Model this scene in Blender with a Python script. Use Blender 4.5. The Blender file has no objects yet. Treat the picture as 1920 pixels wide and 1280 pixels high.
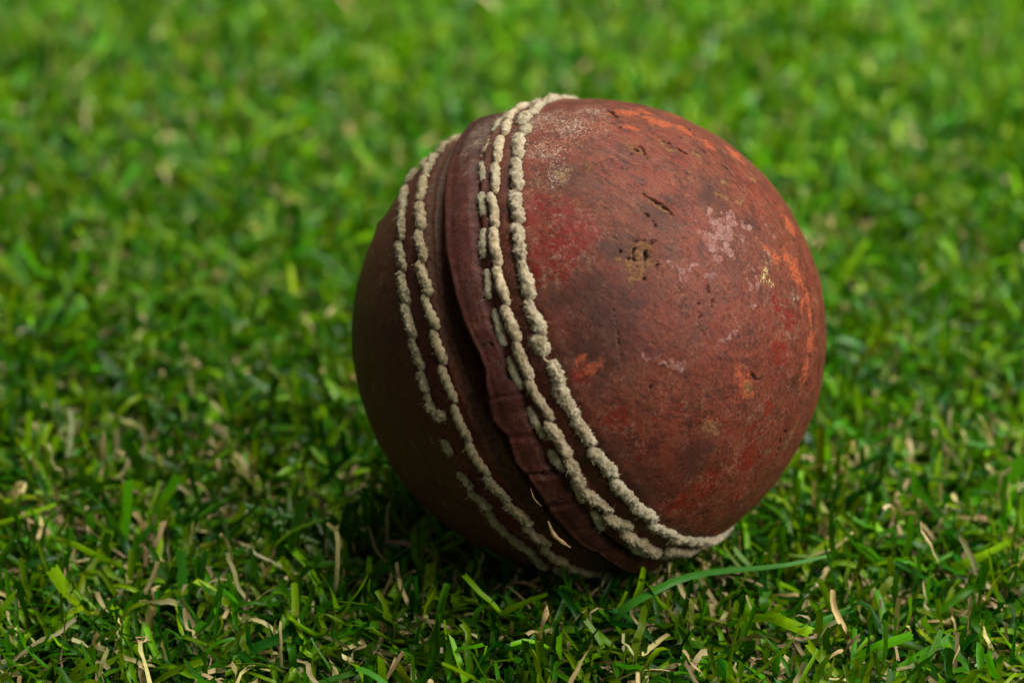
import bpy, math, random
import numpy as np
from mathutils import Matrix, Vector

# ---------------------------------------------------------------- measured data (ball-local seam angles in degrees, world mm)
CAM_LOC = [-11.658, -382.95, 244.698]
CAM_PITCH = 28.0
BALL_Z = 42.0
BALL_ROT = [[-0.37856, 0.36026, 0.85259], [-0.87561, -0.43795, -0.20373], [0.29999, -0.82366, 0.48124]]
STITCHES = {'R3': [(-75.0,13.8,-68.2,11.8),(-66.2,13.9,-61.8,14.2),(-62.0,13.0,-52.3,13.8),(-51.7,13.2,-41.7,14.0),(-41.1,13.2,-32.4,13.9),(-31.9,12.9,-22.7,13.2),(-22.2,12.5,-13.5,13.1),(-13.0,11.7,-4.7,13.1),(-4.6,10.6,-0.2,12.5),(1.9,12.5,7.3,12.8),(6.8,12.1,11.7,12.1),(11.6,11.9,15.8,12.6),(15.9,12.1,23.6,12.7),(24.6,11.6,33.8,13.2),(34.5,12.1,43.9,12.8),(44.2,11.9,52.6,13.2),(53.0,11.5,62.1,12.7),(62.5,12.1,70.3,12.9)],
 'R2': [(-71.7,7.8,-63.6,9.0),(-62.9,7.9,-52.7,8.7),(-51.9,8.1,-42.8,9.0),(-42.4,7.6,-33.0,8.5),(-32.6,7.5,-23.3,7.7),(-23.0,6.8,-13.9,7.5),(-13.5,6.3,-5.3,7.3),(-5.1,6.3,3.8,7.0),(3.8,6.1,14.0,7.3),(14.3,6.2,23.8,6.8),(24.4,6.1,32.8,5.2),(33.4,5.0,42.6,6.8),(43.0,5.0,50.8,7.2),(51.7,4.8,59.6,6.2),(60.0,5.5,68.8,5.2)],
 'R1': [(-78.0,4.2,-69.5,4.7),(-64.4,5.1,-59.3,4.7),(-55.0,4.3,-48.0,5.2),(-44.4,4.7,-37.6,5.2),(-33.6,4.8,-26.9,3.9),(-23.2,4.2,-16.9,3.5),(-13.5,3.9,-5.6,3.8),(-2.2,3.6,5.0,3.9),(10.0,3.6,17.2,3.1),(21.2,3.0,27.1,3.4),(31.8,3.7,37.2,2.8),(41.4,3.3,47.8,1.8),(59.7,2.6,69.3,2.6)],
 'L1': [(-73.1,-13.9,-60.8,-12.7),(-60.6,-13.2,-51.6,-12.7),(-50.2,-12.6,-41.3,-11.7),(-41.2,-12.9,-32.2,-11.4),(-32.1,-13.2,-23.4,-11.1),(-23.5,-13.0,-14.9,-11.5),(-14.7,-12.9,-6.6,-12.1),(-6.2,-13.6,2.4,-13.0),(3.4,-14.3,12.4,-14.2),(12.7,-14.9,21.8,-14.2),(22.4,-15.0,29.9,-12.9),(30.6,-14.0,38.9,-12.2),(39.5,-14.2,47.5,-12.4),(48.9,-15.0,58.6,-14.4),(59.8,-15.0,73.5,-13.5)],
 'L2': [(-75.6,-21.0,-69.3,-22.2),(-65.7,-21.5,-53.8,-19.3),(-52.8,-19.2,-42.6,-18.2),(-42.2,-19.6,-33.2,-18.0),(-33.0,-19.4,-24.3,-18.4),(-24.3,-19.6,-15.6,-18.7),(-15.3,-20.0,-7.6,-19.1),(-7.0,-20.3,-1.7,-20.0),(-1.4,-20.3,3.6,-20.5),(4.2,-20.5,4.8,-17.1),(20.0,-21.8,24.6,-20.5),(25.5,-22.2,31.9,-19.6),(33.3,-20.9,42.0,-20.8),(42.7,-20.8,51.2,-19.0),(52.6,-19.8,63.2,-21.7)]}
LIP_EDGE = [(-61.2, -4.5), (-53.8, -4.8), (-44.6, -4.5), (-40.5, -4.4), (-30.3, -4.8), (-25.4, -4.5), (-18.0, -4.3), (-12.6, -3.7), (-5.8, -2.4), (-2.0, -2.3), (5.2, -4.8), (9.5, -5.9), (14.0, -4.1), (20.3, -5.3), (24.4, -4.4), (30.6, -4.7), (35.1, -5.3), (41.0, -5.1), (48.8, -4.7), (53.9, -3.1), (61.9, -3.4)]
LIP_BACK = [(-56.3, 3.0), (-48.2, 3.8), (-38.3, 4.0), (-32.5, 3.7), (-24.5, 3.1), (-16.6, 3.2), (-12.3, 2.7), (-7.1, 3.1), (-3.2, 3.4), (0.8, 1.9), (3.3, 3.6), (7.0, 4.1), (13.6, 2.9), (18.9, 1.9), (23.3, 1.1), (29.0, 2.6), (35.8, 2.3), (42.8, 1.9), (48.5, 0.3), (65.5, -0.1)]
MARKS = {'red': [(-25.2,23.5,4.5),(-22.0,19.2,3.6),(-27.4,26.8,2.8),(-33.5,23.3,2.4),(-25.3,29.6,2.0),(-17.8,15.2,2.0),(-36.8,18.7,2.4),(21.0,20.7,2.0),(31.6,20.2,0.8),(28.1,34.3,0.8),(27.0,28.9,0.6),(-7.6,35.7,0.6),(45.9,62.4,2.4),(42.2,70.4,2.8),(24.6,69.6,1.6),(59.9,37.8,3.2),(53.4,28.6,2.8),(57.3,45.9,2.0),(51.8,19.9,2.0),(53.7,50.5,1.8),(52.4,44.3,1.3),(7.1,17.8,1.8),(-34.1,17.2,2.0),(57.6,21.3,1.8),(69.0,28.8,1.8)],
 'orange': [(-79.3,36.0,2.1),(-85.5,37.8,1.8),(-79.6,41.9,1.5),(-76.2,32.7,1.0),(-68.5,38.6,1.1),(-68.1,40.6,1.0),(-80.0,44.5,1.9),(-84.8,49.9,2.1),(-84.6,55.9,1.8),(-98.0,41.9,1.3),(-7.6,77.2,1.6),(-9.3,82.4,1.6),(19.5,84.0,1.8),(47.3,81.9,1.6),(73.8,79.4,1.3),(77.9,75.7,1.5),(-14.3,74.8,0.8),(36.4,49.9,1.5),(40.4,48.9,1.1),(32.3,49.0,1.1),(37.9,38.1,1.0),(77.4,69.4,1.9),(73.5,63.0,1.6),(-128.7,63.2,2.4),(-100.1,60.7,2.3),(-111.7,81.7,2.1),(6.7,19.9,1.1),(3.4,18.7,0.8),(58.0,77.2,1.0)],
 'flake': [(-28.8,61.1,1.5),(-34.1,65.3,1.3),(-23.2,62.0,1.6),(-20.3,57.8,1.5),(-16.2,61.8,1.0),(-15.3,58.5,0.8),(-33.5,58.6,0.7),(-25.0,54.9,0.6),(-31.4,69.1,0.7),(-11.3,51.2,0.6),(-10.2,48.2,0.7),(-8.0,46.3,0.8),(-5.7,45.0,0.6),(-8.0,49.0,0.6),(-5.7,55.0,0.6),(-0.7,66.5,0.7),(6.6,66.3,0.7),(3.8,63.0,0.5),(14.7,56.5,0.6),(18.8,56.3,0.6),(18.9,53.5,0.6),(17.9,51.7,0.6),(15.7,63.0,0.6),(-10.4,58.4,0.7),(16.3,38.5,0.7),(14.6,37.2,0.6),(16.5,40.3,0.6),(10.8,34.8,0.5),(9.8,33.1,0.4),(15.2,35.1,0.4),(-11.8,45.8,0.5),(-38.8,76.6,0.5),(-21.2,67.3,0.6)],
 'earth': [(-17.9,38.7,1.3),(-19.3,40.2,1.0),(-15.8,37.0,1.1),(-13.8,35.9,1.0),(-13.1,38.3,1.0),(-14.9,40.6,1.0),(-17.9,35.0,0.6),(-11.2,36.6,0.8),(-57.9,39.8,1.1),(-56.0,41.8,1.0),(-59.2,38.5,0.6),(-55.6,43.7,0.6),(-64.1,45.6,1.0),(-63.5,47.7,0.8),(-62.1,49.8,1.0),(-66.1,54.2,1.1),(-32.9,46.5,1.0),(-35.8,44.8,0.7),(-31.0,48.2,0.8),(-59.6,63.3,0.8),(-47.1,62.1,1.0),(-53.1,67.4,0.8),(-88.0,68.7,0.8),(-20.5,71.6,0.6),(38.6,36.9,1.6),(42.1,36.7,1.1),(78.5,44.8,1.5),(68.9,41.3,1.1),(79.6,49.0,1.1),(83.3,73.2,0.8),(106.3,78.5,0.8),(38.9,49.7,1.0),(-44.1,25.0,1.0),(-47.7,29.9,0.6)],
 'scuff': [(-69.1,17.5,3.7),(-65.3,24.6,4.5),(-75.6,27.7,2.4),(-53.3,21.0,2.9),(-66.6,15.4,1.9),(-54.8,18.4,2.8),(-44.4,22.6,2.1),(-72.3,5.9,2.8),(-68.3,3.5,2.4),(-63.5,2.4,2.1),(-60.4,1.6,1.5),(-51.8,2.2,1.1),(-81.3,5.9,1.5),(-9.5,74.2,0.7),(41.0,76.4,0.6),(20.8,79.2,0.5)],
 'stain': [(-3.0,26.7,5.7),(1.7,21.2,4.0),(-19.6,34.7,2.4),(-22.3,32.7,1.6),(-5.9,33.9,3.2),(-11.0,27.8,3.2),(-44.1,25.0,2.4),(-9.6,23.7,3.2),(-11.2,19.1,2.4),(-30.7,45.0,2.0),(-42.6,59.1,2.4),(-35.4,71.1,1.6),(40.7,14.4,4.9),(27.0,13.6,3.2),(43.2,29.5,3.2)],
 'dust': [(-51.9,55.0,8.9),(-33.5,69.3,8.1),(-1.5,61.3,6.5),(-45.7,44.6,6.5),(-60.2,35.3,6.5),(-14.8,49.1,5.7),(37.1,65.6,4.9),(-114.1,64.7,4.9),(8.9,38.3,4.9)],
 'lichen': [(1.2,71.2,0.5),(4.6,69.8,0.4),(9.3,70.4,0.3),(11.8,71.7,0.4),(6.7,68.8,0.3),(-3.4,72.5,0.2),(8.8,71.7,0.3)]}
CRACKS = [([(-38.0,42.7),(-36.4,44.5),(-34.9,45.6),(-33.0,47.3),(-31.2,48.7),(-29.4,49.8)],0.32),([(-31.8,41.6),(-29.5,43.0),(-27.4,44.1),(-25.5,44.6)],0.18),([(-68.1,45.0),(-66.2,46.2),(-66.4,47.8),(-65.1,49.4)],0.28),([(-70.6,45.6),(-70.0,46.9)],0.2),([(-66.3,50.3),(-64.9,51.1),(-64.0,52.8)],0.45),([(-75.7,49.3),(-74.8,50.0)],0.32),([(-88.7,49.3),(-85.2,51.2),(-84.7,53.1),(-84.9,54.6),(-85.8,55.6),(-86.2,57.4),(-85.9,59.1),(-86.2,60.3)],0.28),([(-76.0,55.8),(-72.8,56.8)],0.4),([(-88.7,62.5),(-85.5,64.4)],0.53),([(-71.9,61.0),(-73.3,62.2),(-72.9,64.2)],0.24),([(-71.5,66.6),(-71.1,67.6)],0.24),([(-74.2,70.1),(-69.4,71.0)],0.26),([(-62.7,68.5),(-62.0,68.9)],0.32),([(-49.2,61.3),(-44.1,61.6)],0.18),([(-51.9,62.8),(-49.1,65.1),(-43.2,66.2)],0.13),([(-60.2,41.4),(-58.3,42.3),(-55.2,42.9),(-53.3,44.0)],0.32),([(-57.6,40.5),(-55.8,41.3)],0.28),([(-54.6,39.7),(-53.6,40.0)],0.32),([(-78.7,29.9),(-78.1,31.6),(-75.6,33.2),(-73.9,34.2)],0.49),([(-78.7,35.4),(-79.0,36.8)],0.24),([(-80.2,39.5),(-78.2,40.7)],0.28),([(-67.9,35.5),(-67.4,35.9)],0.32),([(-100.3,34.0),(-97.2,35.2)],0.32),([(-46.2,74.2),(-42.2,75.2),(-37.7,76.4)],0.36),([(-34.6,73.5),(-33.7,73.6)],0.24),([(3.9,52.6),(6.1,52.1)],0.24),([(2.3,57.9),(3.5,57.8)],0.2),([(-2.9,53.0),(0.7,52.6)],0.16),([(90.1,81.2),(92.1,81.0)],0.49),([(45.0,75.2),(46.0,75.3)],0.2),([(-18.6,41.1),(-16.6,40.6),(-15.5,40.2)],0.65),([(-20.3,42.4),(-20.5,43.1)],0.32),([(-20.1,38.4),(-18.9,37.9),(-14.8,37.8),(-13.5,37.9)],0.24),([(-16.7,36.0),(-17.3,37.2)],0.2),([(-22.1,38.6),(-21.6,40.6),(-21.1,43.7)],0.19),([(-19.5,35.0),(-19.1,35.2)],0.28),([(-24.0,34.0),(-23.7,34.2)],0.24),([(-11.2,36.6),(-10.9,36.6)],0.24),([(-10.6,38.6),(-9.9,38.6)],0.24),([(-15.2,43.0),(-13.5,42.8),(-13.2,42.2)],0.16),([(35.9,35.2),(34.9,36.2)],0.36),([(37.1,52.7),(40.3,52.6),(42.3,53.2)],0.28),([(35.2,51.2),(36.7,50.6)],0.2),([(74.4,42.6),(73.1,43.9),(72.0,45.6)],0.32),([(72.6,47.6),(74.4,46.8)],0.28),([(77.1,52.9),(79.3,52.2)],0.32),([(75.9,55.5),(77.9,54.9)],0.24),([(5.9,47.7),(8.6,47.4),(12.9,47.1)],0.13),([(-4.6,29.8),(0.8,28.8),(7.3,27.2),(9.8,26.3)],0.11),([(17.9,29.9),(17.6,30.4)],0.24),([(2.4,49.1),(3.2,49.1)],0.24),([(6.2,48.2),(7.1,48.1)],0.24),([(37.8,20.6),(43.0,20.4)],0.1),([(67.1,62.5),(76.2,61.9)],0.16),([(-60.7,27.1),(-60.5,27.3)],0.24),([(-66.0,-36.2),(-67.2,-34.6)],0.57),([(-55.2,47.6),(-53.8,49.9)],0.13),([(-52.7,52.3),(-50.3,55.0)],0.11),([(-51.3,57.8),(-47.3,59.9)],0.11),([(-39.3,53.5),(-36.2,55.3)],0.1),([(-25.8,48.5),(-20.6,50.8)],0.1),([(-22.9,59.7),(-20.3,60.4),(-19.8,61.5)],0.13),([(-25.1,56.3),(-22.8,58.2)],0.11),([(-33.7,68.2),(-31.7,69.5)],0.11),([(1.7,1.6),(2.4,3.7),(3.6,5.5)],0.2),([(24.6,-2.3),(24.9,-0.4),(26.3,1.6)],0.24),([(-6.4,-2.2),(-7.4,0.3),(-5.8,1.5)],0.16),([(33.4,-2.5),(33.1,-0.6),(35.3,0.1)],0.18)]
BLADES = [
 ('long blue-green grass blade bent sideways in front of the ball', [[1.7, -31.1, 6.0], [3.2, -33.1, 13.0], [6.0, -32.3, 15.0], [9.1, -31.0, 16.0], [12.8, -28.4, 16.5], [17.5, -27.3, 17.0], [23.1, -26.5, 17.0], [29.5, -25.4, 17.0], [35.3, -22.9, 17.0]], 1.46, 0.4, 'blue'),
 ('short upright green blade with a square cut tip in the left foreground', [[-60.6, -24.0, 6.0], [-60.8, -24.0, 10.3], [-61.0, -24.0, 14.6], [-61.0, -24.0, 18.6]], 1.46, 1.3, 'blue'),
 ('broad dark green blade standing upright in a cluster of cut blades', [[-72.5, -5.2, 6.0], [-72.0, -5.2, 10.9], [-71.2, -5.2, 15.8], [-70.8, -5.2, 19.6]], 1.38, 1.38, 'green'),
 ('dark green blade leaning right beside the broad upright blade', [[-69.2, -0.5, 6.0], [-67.8, -0.5, 9.5], [-65.9, -0.5, 13.9], [-63.8, -0.5, 17.5]], 1.21, 1.38, 'green'),
 ('yellow-green blade arching left between two dark upright blades', [[-68.2, 3.5, 6.0], [-69.0, 3.5, 8.5], [-70.1, 3.5, 11.5], [-71.3, 3.5, 14.2]], 1.13, 1.05, 'lime'),
 ('short yellow-green blade leaning left with a square tip', [[-76.0, 10.9, 5.0], [-77.1, 10.9, 7.5], [-78.4, 10.9, 10.2], [-79.7, 10.9, 12.4]], 1.21, 1.38, 'lime'),
 ('stubby yellow-green blade next to the left leaning one', [[-77.1, 11.7, 5.0], [-76.5, 11.7, 8.0], [-75.4, 11.7, 10.9]], 0.97, 1.38, 'lime'),
 ('thin dark green blade rising behind the stubby yellow-green pair', [[-77.8, 14.2, 5.0], [-77.3, 14.2, 10.0], [-76.5, 14.2, 15.5]], 0.65, 0.57, 'green'),
 ('soft focus yellow-green blade upright near the left edge of the turf', [[-91.5, 20.2, 6.0], [-90.9, 20.2, 11.6], [-90.1, 20.2, 17.4]], 0.89, 0.97, 'lime'),
 ('soft focus yellow-green blade leaning slightly right near the left edge', [[-87.7, 16.8, 6.0], [-86.7, 16.8, 10.3], [-85.4, 16.8, 14.9]], 1.05, 1.05, 'lime'),
 ('wide yellow-green blade lying diagonally with a pale blunt end', [[-72.0, -26.9, 7.0], [-75.3, -24.9, 9.0], [-78.3, -24.8, 12.0], [-80.1, -24.9, 16.0]], 1.62, 1.78, 'lime'),
 ('narrow yellow-green blade arching low over tan thatch', [[-71.5, -13.3, 9.0], [-75.2, -14.7, 12.0], [-78.3, -14.8, 14.0], [-81.4, -13.3, 14.0]], 0.65, 0.89, 'lime'),
 ('straight thin yellow-green blade lying at the left edge', [[-93.2, -4.7, 11.0], [-88.0, -5.1, 13.0], [-82.8, -3.1, 14.0]], 0.65, 0.49, 'lime'),
 ('stubby yellow-green blade poking up at the bottom of the turf', [[-29.8, -47.0, 9.0], [-30.2, -47.0, 12.0], [-30.3, -47.0, 15.2]], 1.46, 1.21, 'lime'),
 ('short bright blade with a notched tip left of the ball shadow', [[-56.0, -3.7, 8.0], [-53.8, -3.7, 10.5], [-52.0, -3.7, 12.1]], 1.13, 1.38, 'lime'),
 ('bright blade leaning against the lower right side of the ball', [[28.1, 12.6, 6.0], [31.6, 12.6, 10.0], [35.6, 12.6, 15.2]], 1.3, 0.97, 'lime'),
 ('broad soft green blade leaning out at the right edge of the turf', [[59.0, 7.6, 6.0], [62.6, 7.6, 9.0], [70.2, 7.6, 15.4]], 1.94, 2.43, 'green'),
 ('fan like yellow-green blade spreading right over the turf', [[55.0, -12.2, 7.0], [56.9, -14.6, 10.0], [60.0, -15.0, 12.0], [64.2, -14.1, 14.0]], 1.78, 0.65, 'lime'),
 ('flat blue-green blade lying on the turf at lower right', [[28.2, -32.0, 9.0], [30.5, -35.1, 12.0], [33.8, -33.0, 12.0], [38.9, -29.5, 12.0]], 1.05, 0.81, 'blue'),
 ('yellow-green blade with a round cut end at lower right', [[26.5, -27.9, 10.0], [28.3, -33.0, 12.0], [32.0, -35.8, 12.0]], 1.3, 1.62, 'lime'),
 ('green blade lying diagonally at the lower right of the turf', [[38.1, -39.0, 9.0], [41.7, -39.3, 12.0], [46.5, -38.0, 13.0]], 1.62, 1.13, 'green')]
STRAWS = [([(37.4,-6.3),(40.7,-6.8),(43.2,-6.1),(45.7,-5.3)],0.7),([(27.2,-4.8),(29.8,-5.4),(32.7,-5.2)],0.2)]
NICK = [-67.1, -34.8]
STUB = [12.7, -21.3]

MM = 0.001
C = bpy.context.scene.collection
SC = bpy.context.scene
RNG = np.random.default_rng(11)
random.seed(5)

# ---------------------------------------------------------------- camera
cam_d = bpy.data.cameras.new('camera'); cam = bpy.data.objects.new('camera', cam_d); C.objects.link(cam)
cam.location = [a*MM for a in CAM_LOC]
cam.rotation_euler = (math.radians(90-CAM_PITCH), 0, 0)
cam_d.lens = 100; cam_d.sensor_width = 36; cam_d.clip_start = 0.01; cam_d.clip_end = 100
cam_d.dof.use_dof = True; cam_d.dof.focus_distance = 0.409; cam_d.dof.aperture_fstop = 12.5
SC.camera = cam
# ---------------------------------------------------------------- light
W = bpy.data.worlds.new('World'); SC.world = W; W.use_nodes = True
W.node_tree.nodes['Background'].inputs[0].default_value = (1.0, 0.99, 0.93, 1)
W.node_tree.nodes['Background'].inputs[1].default_value = 0.16
def area(name, loc, target, size, power, col):
    d = bpy.data.lights.new(name, 'AREA'); d.shape = 'RECTANGLE'; d.size, d.size_y = size; d.energy = power; d.color = col
    o = bpy.data.objects.new(name, d); C.objects.link(o); o.location = loc
    o.rotation_euler = (Vector(target)-Vector(loc)).to_track_quat('-Z', 'Y').to_euler()
    return o
area('key_softbox', (0.60, -0.23, 0.62), (0, 0, 0.04), (0.60, 0.60), 16.5, (1.0, 0.96, 0.91))  # unseen softbox key lamp, set at front right to shade the ball
area('back_light', (0.10, 0.50, 0.78), (0.0, 0.44, 0.0), (0.55, 0.40), 7.0, (1.0, 0.98, 0.90)).data.spread = math.radians(62)   # softbox with a grid over the turf behind the ball
SC.view_settings.view_transform = 'Standard'; SC.view_settings.look = 'None'; SC.view_settings.gamma = 1
SC.view_settings.use_curve_mapping = False; SC.view_settings.exposure = 0.0

# ---------------------------------------------------------------- numpy noise
def _h(ix, iy, iz, seed):
    n = (ix*374761393 + iy*668265263 + iz*2147483647 + seed*1274126177) & 0xffffffff
    n = ((n ^ (n >> 13))*1274126177) & 0xffffffff
    n = ((n ^ (n >> 16))*2246822519) & 0xffffffff
    return ((n ^ (n >> 15)) & 0xffff)/65535.0*2-1
def vnoise(p, seed=0):
    f = np.floor(p); i = f.astype(np.int64); t = p-f; t = t*t*t*(t*(t*6-15)+10)
    r = 0
    for dx in (0, 1):
        wx = t[:, 0] if dx else 1-t[:, 0]
        for dy in (0, 1):
            wy = t[:, 1] if dy else 1-t[:, 1]
            for dz in (0, 1):
                wz = t[:, 2] if dz else 1-t[:, 2]
                r = r + wx*wy*wz*_h(i[:, 0]+dx, i[:, 1]+dy, i[:, 2]+dz, seed)
    return r
def fbm(p, scale, octv=3, seed=0, gain=.5):
    r = 0; a = 1; s = 0
    for k in range(octv):
        r = r + a*vnoise(p*scale*(2.03**k)+17.3*k, seed+k); s += a; a *= gain
    return r/s
def sstep(a, b, x):
    t = np.clip((x-a)/(b-a), 0, 1); return t*t*(3-2*t)

# ---------------------------------------------------------------- mesh helpers
def mesh_np(name, co, faces, smooth=True):
    """co Nx3 (metres), faces list of arrays (n x k)"""
    me = bpy.data.meshes.new(name)
    faces = [np.asarray(f, dtype=np.int32) for f in faces if len(f)]
    me.vertices.add(len(co)); me.vertices.foreach_set('co', np.asarray(co, dtype=np.float32).ravel())
    loops = np.concatenate([f.ravel() for f in faces]); me.loops.add(len(loops)); me.loops.foreach_set('vertex_index', loops)
    tot = np.concatenate([np.full(len(f), f.shape[1], np.int32) for f in faces]); st = np.concatenate([[0], np.cumsum(tot)[:-1]]).astype(np.int32)
    me.polygons.add(len(tot)); me.polygons.foreach_set('loop_start', st); me.polygons.foreach_set('loop_total', tot)
    me.polygons.foreach_set('use_smooth', np.full(len(tot), smooth, dtype=bool))
    me.update(calc_edges=True); me.validate()
    return me
def col_attr(me, name, rgb):
    a = me.attributes.new(name, 'FLOAT_COLOR', 'POINT')
    d = np.ones((len(rgb), 4), np.float32); d[:, :3] = rgb; a.data.foreach_set('color', d.ravel())
def obj(name, me, mat, parent=None):
    o = bpy.data.objects.new(name, me); C.objects.link(o)
    if mat and not me.materials: me.materials.append(mat)
    if parent: o.parent = parent
    return o
def tag(o, label=None, cat=None, group=None, kind=None):
    if label: o['label'] = label
    if cat: o['category'] = cat
    if group: o['group'] = group
    if kind: o['kind'] = kind
    return o

# ---------------------------------------------------------------- node helpers
class NT:
    def __init__(s, name):
        s.m = bpy.data.materials.new(name); s.m.use_nodes = True; s.t = s.m.node_tree; s.t.nodes.clear()
        s.out = s.n('ShaderNodeOutputMaterial')
    def n(s, typ, **kw):
        x = s.t.nodes.new(typ)
        for k, v in kw.items(): setattr(x, k, v)
        return x
    def put(s, sock, v):
        if isinstance(v, bpy.types.NodeSocket): s.t.links.new(v, sock)
        elif v is not None: sock.default_value = v
    def math(s, op, a, b=None, c=None, clamp=False):
        x = s.n('ShaderNodeMath', operation=op, use_clamp=clamp)
        for i, v in enumerate((a, b, c)):
            if v is not None: s.put(x.inputs[i], v)
        return x.outputs[0]
    def mix(s, f, a, b, blend='MIX'):
        x = s.n('ShaderNodeMix', data_type='RGBA', blend_type=blend)
        s.put(x.inputs[0], f)
        for i, v in ((6, a), (7, b)): s.put(x.inputs[i], (*v, 1) if isinstance(v, tuple) and len(v) == 3 else v)
        return x.outputs[2]
    def noise(s, vec, scale, detail=3, rough=.55, dist=0, lac=2):
        x = s.n('ShaderNodeTexNoise'); s.put(x.inputs['Vector'], vec)
        x.inputs['Scale'].default_value = scale; x.inputs['Detail'].default_value = detail
        x.inputs['Roughness'].default_value = rough; x.inputs['Distortion'].default_value = dist; x.inputs['Lacunarity'].default_value = lac
        return x.outputs['Fac'], x.outputs['Color']
    def ramp(s, f, a, b):          # smooth step between a and b
        x = s.n('ShaderNodeMapRange', interpolation_type='SMOOTHSTEP'); s.put(x.inputs[0], f)
        x.inputs[1].default_value = a; x.inputs[2].default_value = b
        return x.outputs[0]
    def cramp(s, f, stops):
        x = s.n('ShaderNodeValToRGB'); s.put(x.inputs[0], f); e = x.color_ramp.elements
        while len(e) < len(stops): e.new(.5)
        for k, (p, c) in zip(e, stops): k.position = p; k.color = (*c, 1)
        return x.outputs[0]
    def voro(s, vec, scale, feature='F1', rnd=1.0):
        x = s.n('ShaderNodeTexVoronoi', feature=feature); s.put(x.inputs['Vector'], vec)
        x.inputs['Scale'].default_value = scale; x.inputs['Randomness'].default_value = rnd
        return x.outputs
    def attr(s, name):
        x = s.n('ShaderNodeAttribute', attribute_name=name); return x.outputs['Color']
    def sep(s, c):
        x = s.n('ShaderNodeSeparateColor'); s.put(x.inputs[0], c); return x.outputs
    def vmath(s, op, a, b=None, scale=None):
        x = s.n('ShaderNodeVectorMath', operation=op); s.put(x.inputs[0], a)
        if b is not None: s.put(x.inputs[1], b)
        if scale is not None: x.inputs['Scale'].default_value = scale
        return x.outputs[0]
    def mm(s):
        x = s.n('ShaderNodeTexCoord'); return s.vmath('SCALE', x.outputs['Object'], scale=1000.0)
    def bump(s, h, strength, dist=.0002, normal=None):
        x = s.n('ShaderNodeBump'); x.inputs['Strength'].default_value = strength; x.inputs['Distance'].default_value = dist
        s.put(x.inputs['Height'], h)
        if normal is not None: s.put(x.inputs['Normal'], normal)
        return x.outputs[0]
    def bsdf(s, **kw):
        x = s.n('ShaderNodeBsdfPrincipled')
        for k, v in kw.items(): s.put(x.inputs[k.replace('_', ' ')], (*v, 1) if isinstance(v, tuple) and len(v) == 3 else v)
        return x.outputs[0]
    def done(s, shader): s.t.links.new(shader, s.out.inputs[0]); return s.m

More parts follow.
